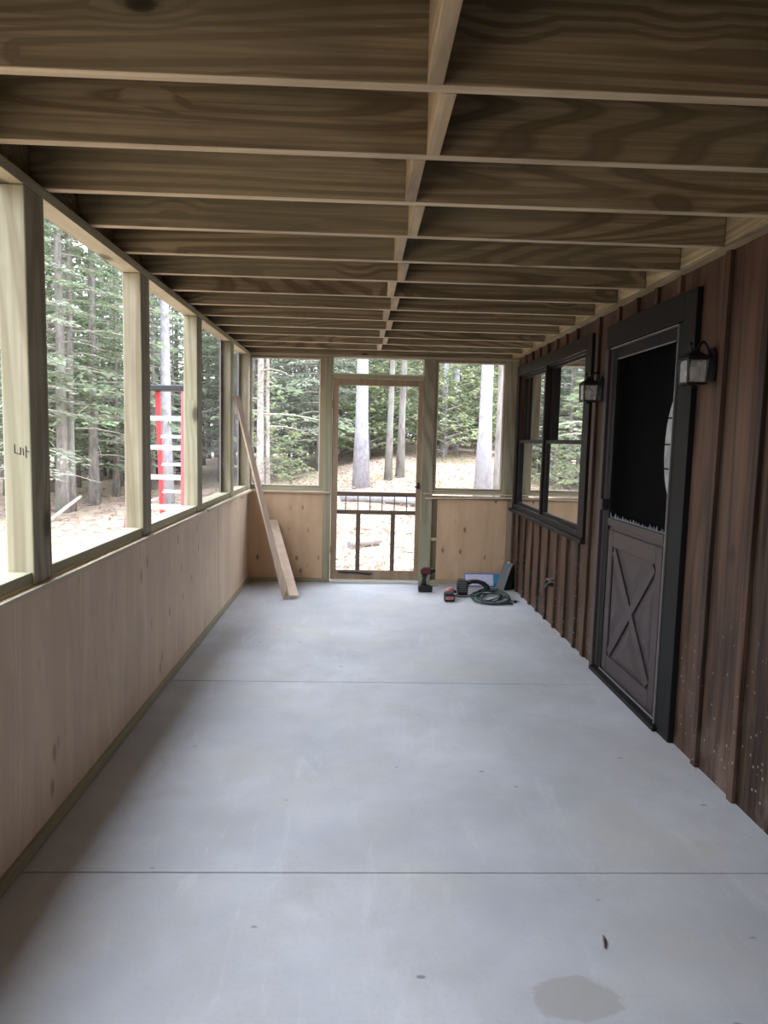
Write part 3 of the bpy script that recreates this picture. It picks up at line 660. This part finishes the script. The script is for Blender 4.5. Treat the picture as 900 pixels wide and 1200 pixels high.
t = tl('packet', (1.26, 6.97, 0), 'long white and blue packet with a teal end lying against the end wall', 'packet')
def tilt(x0, x1, a, b, c, d_): return MB().prism([(6.93, c), (6.955, c), (6.99, d_), (6.965, d_ + .0)], 0, x0, x1)
MB().prism([(6.925, .003), (6.965, .003), (7.005, .122), (6.970, .128)], 0, 1.085, 1.44).build('carton', M['blue'], t, (1.26, 6.97, .06), .003)
MB().prism([(6.9215, .012), (6.9245, .010), (6.9665, .117), (6.9635, .119)], 0, 1.088, 1.372).build('label', M['paper'], t, (1.23, 6.94, .06))
MB().prism([(6.9195, .035), (6.9245, .030), (6.9675, .120), (6.9625, .122)], 0, 1.374, 1.436).build('end_band', M['tealcap'], t, (1.4, 6.94, .06)); del t['_o']

t = thing('wedge_block', (1.475, 6.86, 0), 'grey faced black wedge-shaped tool propped in the corner by the siding', 'tool', None, math.radians(17))
MB().prism([(-.052, .002), (.042, .002), (.045, .255), (.03, .235), (-.012, .12)], 1, -.075, .07).build('body', M['black'], t, (0, 0, .1), .003)
MB().prism([(-.060, .004), (-.0535, .002), (-.0135, .121), (.0285, .237), (.045, .258), (.038, .264), (.020, .242), (-.021, .122)], 1, -.082, .078).build('face_plate', M['greyplastic'], t, (0, 0, .12), .001)
MB().tube([(.036, -.03, .2645), (.022, -.03, .270), (.005, -.03, .264)], .006, 8).build('hook', M['white'], t, (.02, -.03, .265))
# crumbs
t = tag(MB().bar((.735, 6.90, .006), (.80, 6.95, .006), .016, .009).build('wood_chip', M['pine'], None, (.77, 6.92, .006), .002), 'small wood offcut on the slab just behind the drill', 'offcut')
t = tag(MB().tube([(.735, 1.865, .004), (.742, 1.89, .006), (.748, 1.915, .004)], [.003, .004, .002], 6).build('twig', M['bark'], None, (.74, 1.89, .004)), 'tiny dark twig on the bare slab, lower right of the photo', 'twig')

# ------------------------------------------------------------------ outdoors
Fp = 822.5; Rv = Vector((0.99914516, -0.03383946, 0.02374551)); Uv = Vector((-0.02016656, 0.1024371, 0.99453504)); Wv = Vector((0.03608695, 0.99416373, -0.10166711))
def slope(px, py=500):
    d = Wv * Fp + Rv * (px - 450) - Uv * (py - 600); return d.x / d.y
def smooth(a, b, x):
    t = min(1, max(0, (x - a) / (b - a))); return t * t * (3 - 2 * t)
def gz(x, y):
    hx = smooth(-4.5, 2.0, x)
    z = -.17 + 1.42 * smooth(8.5, 25, y) * hx + .35 * smooth(24, 40, y) + .10 * smooth(8, 20, y) * (1 - hx)
    z += .5 * smooth(-9, -22, x) * 0
    return z + .05 * math.sin(x * 1.3 + .5 * y) * math.sin(y * .9) * smooth(7.5, 10, max(y, -x + 6))
gm = MB(); nx, ny = 130, 110
X = [-38 + 76 * i / nx for i in range(nx + 1)]; Y = [-8 + 60 * j / ny for j in range(ny + 1)]
gm.add([(x, y, gz(x, y) + random.uniform(-.02, .02)) for y in Y for x in X],
       [(j * (nx + 1) + i, j * (nx + 1) + i + 1, (j + 1) * (nx + 1) + i + 1, (j + 1) * (nx + 1) + i) for j in range(ny) for i in range(nx)], True)
struct(gm.build('ground', M['ground']))

def quads(name, c, d, n, L, Wd, mat, parent=None):
    """many small leaf blades as one mesh: centres, long directions, normals"""
    c, d, n = map(np.asarray, (c, d, n)); d = d / np.linalg.norm(d, axis=1)[:, None]
    s = np.cross(d, n); s /= np.linalg.norm(s, axis=1)[:, None] + 1e-9
    L = np.asarray(L)[:, None]; Wd = np.asarray(Wd)[:, None]
    v = np.stack([c - d * L / 2, c + s * Wd / 2 + d * L * .05, c + d * L / 2, c - s * Wd / 2 + d * L * .05], 1).reshape(-1, 3)
    k = len(c); me = bpy.data.meshes.new(name)
    me.vertices.add(4 * k); me.vertices.foreach_set('co', v.ravel().astype(np.float32))
    me.loops.add(4 * k); me.loops.foreach_set('vertex_index', np.arange(4 * k, dtype=np.int32))
    me.polygons.add(k); me.polygons.foreach_set('loop_start', np.arange(0, 4 * k, 4, dtype=np.int32))
    me.polygons.foreach_set('loop_total', np.full(k, 4, dtype=np.int32)); me.update(calc_edges=True); me.validate()
    me.materials.append(mat); o = bpy.data.objects.new(name, me); COL.objects.link(o)
    if parent is not None: o.parent = parent
    return o

def make_tree(name, H, r, z0, nb, L, dead, bark, leaf, seed, blades=90, lean=(0, 0), droop=.25, size=.17, crown_to=1.0, up=.1):
    rg = np.random.default_rng(seed)
    root = empty(name, (0, 0, 0))
    tp = []
    for k in range(9):
        s = k / 8; tp.append((lean[0] * s * H + .03 * math.sin(seed + 3 * s), lean[1] * s * H + .03 * math.cos(seed * 2 + 4 * s), H * s - .15))
    rad = [r * (1.35 if k == 0 else 1.0) * (1 - .82 * (k / 8)) for k in range(9)]
    MB().tube(tp, rad, 10).build('trunk', M[bark], root)
    bm = MB(); C, Dd, Nn = [], [], []
    for k in range(nb):
        h = z0 + (H * crown_to - z0) * (k + rg.random()) / nb; az = 2.39996 * k + rg.random() * .8
        s = h / H; ln = L * max(.12, (1 - s)) ** .75 * rg.uniform(.6, 1.15)
        isdead = rg.random() < dead * (1 - s)
        b0 = Vector((lean[0] * h, lean[1] * h, h)); dr = Vector((math.cos(az), math.sin(az), 0))
        if isdead: ln *= .8
        P = lambda q: b0 + dr * (ln * q) + Vector((0, 0, ln * (up * q - droop * q * q)))
        bm.tube([P(0), P(.35), P(.7), P(1)], [.022 * ln / L + .008, .014 * ln / L + .006, .007, .003], 4, False, False)
        lat = Vector((-dr.y, dr.x, 0))
        if isdead:
            for _ in range(3):
                q = rg.uniform(.3, .9); sd = rg.choice([-1, 1]); a = P(q)
                bm.tube([a, a + (dr * .5 + lat * sd) * (.3 * ln * (1 - q)) + Vector((0, 0, rg.uniform(-.1, .1)))], [.006, .002], 3, False, False)
            continue
        m = int(blades * ln / L) + 6
        q = rg.random(m) ** .7; sd = rg.choice([-1, 1], m); w = rg.random(m) * (.12 + .38 * (1 - q)) * ln
        for j in range(m):
            a = P(q[j]) + lat * (sd[j] * w[j]) + dr * (w[j] * .5) + Vector((0, 0, -w[j] * droop * .6 + rg.normal() * .03))
            C.append(a); Dd.append(dr * .8 + lat * sd[j] * .7 + Vector((rg.normal() * .3, rg.normal() * .3, -.25 + rg.normal() * .2)))
            Nn.append((rg.normal() * .45, rg.normal() * .45, 1))
    bm.build('branches', M['deadwood'] if dead > .2 else M[bark], root)['kind'] = 'stuff'
    if C: quads('foliage', C, Dd, Nn, rg.uniform(.7, 1.3, len(C)) * size, rg.uniform(.7, 1.3, len(C)) * size * .42, M[leaf], root)['kind'] = 'stuff'
    return root
def place(o, x, y, sc=1.0, rz=None, label=None, cat='tree', group=None):
    o.location = (x, y, gz(x, y)); o.scale = (sc, sc, sc); o.rotation_euler = (0, 0, random.uniform(0, 6.28) if rz is None else rz)
    tag(o, label, cat, group); return o

# the trees that stand out
def lone(px, y, r, H, lab, bark, lean=(0, 0), seed=1, nb=16, z0=5.5, L=2.2, dead=.6, leaf='needle', blades=70):
    x = slope(px, 560) * y
    o = make_tree('tree', H, r, z0, nb, L, dead, bark, leaf, seed, blades, lean)
    return place(o, x, y, 1, 0, lab)
lone(423, 16, .165, 14, 'big straight pale trunk seen through the screen door and transom', 'palebark', (0, 0), 3)
lone(456, 17, .085, 11, 'slim leaning grey trunk, left one of the pair through the screen door', 'bark', (.012, 0), 5, 26, 3.2)
lone(469, 17.3, .095, 11, 'slim dark trunk, right one of the pair through the screen door', 'bark', (.004, 0), 6, 26, 3.4)
lone(564, 15, .155, 14, 'large pale grey trunk in the right end opening, tilted slightly', 'palebark', (.008, 0), 8)
lone(583, 12, .085, 12, 'mottled brown trunk at the right edge of the right end opening', 'bark', (.012, 0), 9, 12, 5)
lone(519, 21, .10, 13, 'far pale trunk at the left edge of the right end opening', 'palebark', (0, 0), 12, 22, 4.5)
lone(530, 23, .13, 13, 'far grey trunk, second from the left in the right end opening', 'palebark', (0, 0), 13, 22, 4.5)
lone(303, 15, .085, 11, 'pinkish pale trunk at the left edge of the left end opening', 'birch', (.004, 0), 14, 22, 1.6, 2.4, .95)
lone(313, 16, .05, 10, 'thin pale trunk just right of the pinkish trunk in the left end opening', 'birch', (.0, 0), 15, 22, 1.4, 2.2, .95)
lone(196, 15.5, .125, 14, 'pale grey trunk standing behind the red ladder', 'palebark', (0, 0), 16, 22, 4)
lone(112, 15.4, .10, 12, 'grey trunk in the middle of the widest left opening, right of the other one', 'bark', (0, 0), 17, 80, 1.8, 2.6, .4)
lone(84, 14.2, .085, 12, 'grey trunk nearer the nearest left post, in the widest left opening', 'bark', (0, 0), 18, 70, 1.6, 2.4, .4)

# the forest: a handful of grown shapes, each tree its own object
protos = [make_tree('conifer', 11, .11, 1.0, 95, 2.3, .45, 'bark', 'needle', 21, 110),
          make_tree('conifer', 9.5, .085, .8, 85, 2.0, .6, 'bark', 'dryneedle', 22, 100),
          make_tree('conifer', 12, .13, 2.4, 85, 2.5, .7, 'bark', 'needle', 23, 110),
          make_tree('conifer', 8, .07, .4, 80, 1.8, .2, 'bark', 'dryneedle', 24, 100)]
for p in protos: p.location = (0, 0, 0)
used = [False] * 4
def forest_tree(kind, x, y, sc, label, group):
    if used[kind]: o = copy_tree(protos[kind])
    else: o = protos[kind]; used[kind] = True
    return place(o, x, y, sc, None, label, 'tree', group)
rf = random.Random(42); taken = []
def spread(n, tmin, tmax, ymin, ymax, ok, kinds, sc, label, group, gap=1.1):
    k = 0; tries = 0
    while k < n and tries < n * 60:
        tries += 1
        y = ymin + (ymax - ymin) * rf.random() ** .8; x = y * rf.uniform(tmin, tmax)
        if not ok(x, y) or any((x - a) ** 2 + (y - b) ** 2 < gap * gap for a, b in taken): continue
        taken.append((x, y)); k += 1
        forest_tree(rf.choice(kinds), x, y, rf.uniform(*sc), label, group)
left_ok = lambda x, y: x < -5.3 - .02 * y
spread(40, -.50, -.22, 11.5, 30, left_ok, [0, 1, 2, 3], (.7, 1.0), 'slim conifer in the dense forest seen through the left openings', 'forest beyond the left openings')
spread(36, -.24, -.03, 21, 42, lambda x, y: True, [0, 1, 2], (.9, 1.3), 'dark green conifer in the forest behind the left end opening', 'forest behind the left end opening', 1.3)
spread(46, -.04, .27, 25, 46, lambda x, y: True, [0, 2, 1], (.9, 1.35), 'distant conifer on the rise beyond the screen door and right end opening', 'forest on the rise', 1.4)
spread(7, -.75, -.50, 10, 18, lambda x, y: x < -6, [0, 1, 2], (.8, 1.0), 'conifer at the far left, beyond the nearest left post', 'forest at the far left', 2.0)
# leafy saplings on the rise
sp = [make_tree('sapling', 3.2, .022, .25, 34, 1.3, .0, 'bark', 'broad', 31, 46, (0, 0), .1, .16, 1.0, .35),
      make_tree('sapling', 2.2, .018, .15, 26, 1.1, .0, 'bark', 'broad', 32, 44, (0, 0), .1, .14, 1.0, .4)]
k = 0
for i in range(46):
    y = rf.uniform(19.5, 30); x = y * rf.uniform(-.055, .24)
    o = sp[i] if i < 2 else copy_tree(sp[rf.randrange(2)])
    place(o, x, y, rf.uniform(.8, 1.5), None, 'light green leafy sapling on the rise beyond the end wall', 'sapling', 'saplings on the rise')
for i in range(4):
    y = rf.uniform(17, 23); x = y * rf.uniform(-.15, -.05)
    o = copy_tree(sp[rf.randrange(2)])
    place(o, x, y, rf.uniform(.7, 1.1), None, 'light green sapling low in the left end opening', 'sapling', 'saplings behind the left end opening')

# fallen wood
def log(name, a, b, r, mat, lab, cat='log'):
    a, b = Vector(a), Vector(b); m = (a + b) / 2 + Vector((0, 0, r * .2))
    tag(MB().tube([a, m, b], [r, r * .95, r * .85], 12).build(name, M[mat], None, m), lab, cat)
log('fallen_log', (-.35, 14.6, gz(-.35, 14.6) + .10), (1.75, 13.6, gz(1.75, 13.6) + .12), .11, 'palebark', 'long grey log lying behind the lower part of the screen door')
log('fallen_log', (-.13, 10.2, gz(-.13, 10.2) + .05), (.32, 10.5, gz(.32, 10.5) + .05), .065, 'bark', 'short brown log with its cut end facing the screen door')
log('stick', (.78, 11.3, gz(.78, 11.3) + .02), (1.35, 11.9, gz(1.35, 11.9) + .05), .016, 'bark', 'thin stick on the ground outside, right of the short log', 'stick')
log('fallen_branch', (-5.35, 12.3, gz(-5.35, 12.3) + .03), (-5.25, 13.4, gz(-5.25, 13.4) + .38), .035, 'deadwood', 'pale fallen branch on the slope in the widest left opening', 'branch')
# loose leaves and twigs nobody could count
c, dd, nn, LL, WW = [], [], [], [], []
for i in range(9000):
    if i % 3: y = 7.6 + 14 * RNG.random() ** 1.3; x = y * RNG.uniform(-.16, .24)
    else: y = 4 + 16 * RNG.random(); x = -1.6 - 5.5 * RNG.random()
    c.append((x, y, gz(x, y) + .025 + .02 * RNG.random())); dd.append((RNG.normal(), RNG.normal(), RNG.normal() * .2)); nn.append((RNG.normal() * .4, RNG.normal() * .4, 1))
    LL.append(RNG.uniform(.05, .11)); WW.append(RNG.uniform(.03, .07))
o = quads('fallen_leaves', c, dd, nn, LL, WW, M['litter']); o['kind'] = 'stuff'; tag(o, 'dry fallen leaves strewn over the ground outside', 'leaves')
tw = MB()
for i in range(420):
    if i % 2: y = 7.8 + 12 * random.random() ** 1.2; x = y * random.uniform(-.15, .22)
    else: y = 8 + 10 * random.random(); x = -3 - 4 * random.random()
    a = random.uniform(0, 6.28); l = random.uniform(.15, .6)
    tw.tube([(x, y, gz(x, y) + .02), (x + l * math.cos(a), y + l * math.sin(a), gz(x + l * math.cos(a), y + l * math.sin(a)) + .03)], [.008, .004], 4, False)
o = tw.build('fallen_twigs', M['bark']); o['kind'] = 'stuff'; tag(o, 'dry twigs scattered over the ground outside', 'twigs')

# ---- red stepladder outside the left opening
zb = gz(-2.0, 7.2)
t = thing('stepladder', (-2.00, 7.46, zb), 'red fibreglass stepladder with black top and white steps, outside the left opening', 'ladder', None, math.radians(-6))
H = 2.07; wt, wb = .19, .345; rt, rb_ = .14, .27       # half widths at cap and ground, front and rear
fy_, ry_ = -.55, .55               # feet, front towards the camera
for s_ in (-1, 1): MB().bar((s_ * wb, fy_, .01), (s_ * wt, -.07, H), .032, .075, (0, 1, 0)).build('front_rail', M['red'], t)
for s_ in (-1, 1): MB().bar((s_ * rb_, ry_, .01), (s_ * rt, .06, H), .045, .04, (0, 1, 0)).build('rear_rail', M['red'], t)
MB().box(-wt - .03, wt + .03, -.12, .10, H + .0005, H + .055).build('top_cap', M['black'], t, (0, 0, 0), .008)
for k in range(6):
    z = .30 + .297 * k; q = z / H; y = fy_ + (-.07 - fy_) * q; w = wb + (wt - wb) * q
    MB().box(-w + .016, w - .016, y - .045, y + .045, z - .022, z + .022).build('step', M['silver'], t, (0, y, z), .003)
for k in range(5):
    z = .40 + .30 * k; q = z / H; y = ry_ + (.06 - ry_) * q; w = rb_ + (rt - rb_) * q
    MB().box(-w + .01, w - .01, y - .018, y + .018, z - .016, z + .016).build('rear_brace', M['silver'], t, (0, y, z), .003)
for s_ in (-1, 1):
    MB().bar((s_ * .27, -.33, .9), (s_ * .24, .33, .92), .006, .022).build('spreader', M['silver'], t)

# ---- rear of the porch, behind the camera: unseen wall, closed full height to darken the joists
struct(box('unseen_wall_back', M['ply_end'], (-1.10, 1.56, YB - .09, YB - .001, .0005, 2.50), None, .002))

# ------------------------------------------------------------------ light, camera
wd = bpy.data.worlds.new('overcast'); S.world = wd; wd.use_nodes = True
nt = wd.node_tree; bg = nt.nodes['Background']
tc = nt.nodes.new('ShaderNodeTexCoord'); sx = nt.nodes.new('ShaderNodeSeparateXYZ'); rp = nt.nodes.new('ShaderNodeValToRGB')
nt.links.new(tc.outputs['Generated'], sx.inputs[0]); nt.links.new(sx.outputs[2], rp.inputs[0]); nt.links.new(rp.outputs[0], bg.inputs[0])
e = rp.color_ramp.elements           # overcast dome: the zenith about three times the horizon, nothing from below the ground
e[0].position = 0; e[0].color = (.02, .02, .02, 1)
e[1].position = 1; e[1].color = (1.16, 1.27, 1.45, 1)
q = e.new(.001); q.color = (.28, .295, .315, 1)
bg.inputs[1].default_value = 1.0

cam = bpy.data.cameras.new('camera'); co = bpy.data.objects.new('camera', cam); COL.objects.link(co); S.camera = co
cam.sensor_fit = 'HORIZONTAL'; cam.sensor_width = 36; cam.lens = 822.5 / 900 * 36; cam.clip_start = .05; cam.clip_end = 200
m = Matrix((Rv, Uv, -Wv)).transposed().to_4x4(); m.translation = (0, 0, 1.4469); co.matrix_world = m

S.view_settings.view_transform = 'Standard'; S.view_settings.look = 'None'; S.view_settings.gamma = 1
S.view_settings.use_curve_mapping = False; S.view_settings.exposure = 3.28
S.cycles.use_denoising = True; S.cycles.use_guiding = True; S.cycles.guiding_training_samples = 24
S.cycles.max_bounces = 12; S.cycles.diffuse_bounces = 6; S.cycles.transparent_max_bounces = 24
S.cycles.sample_clamp_indirect = 8
for o in bpy.data.objects:
    if '_o' in o: del o['_o']
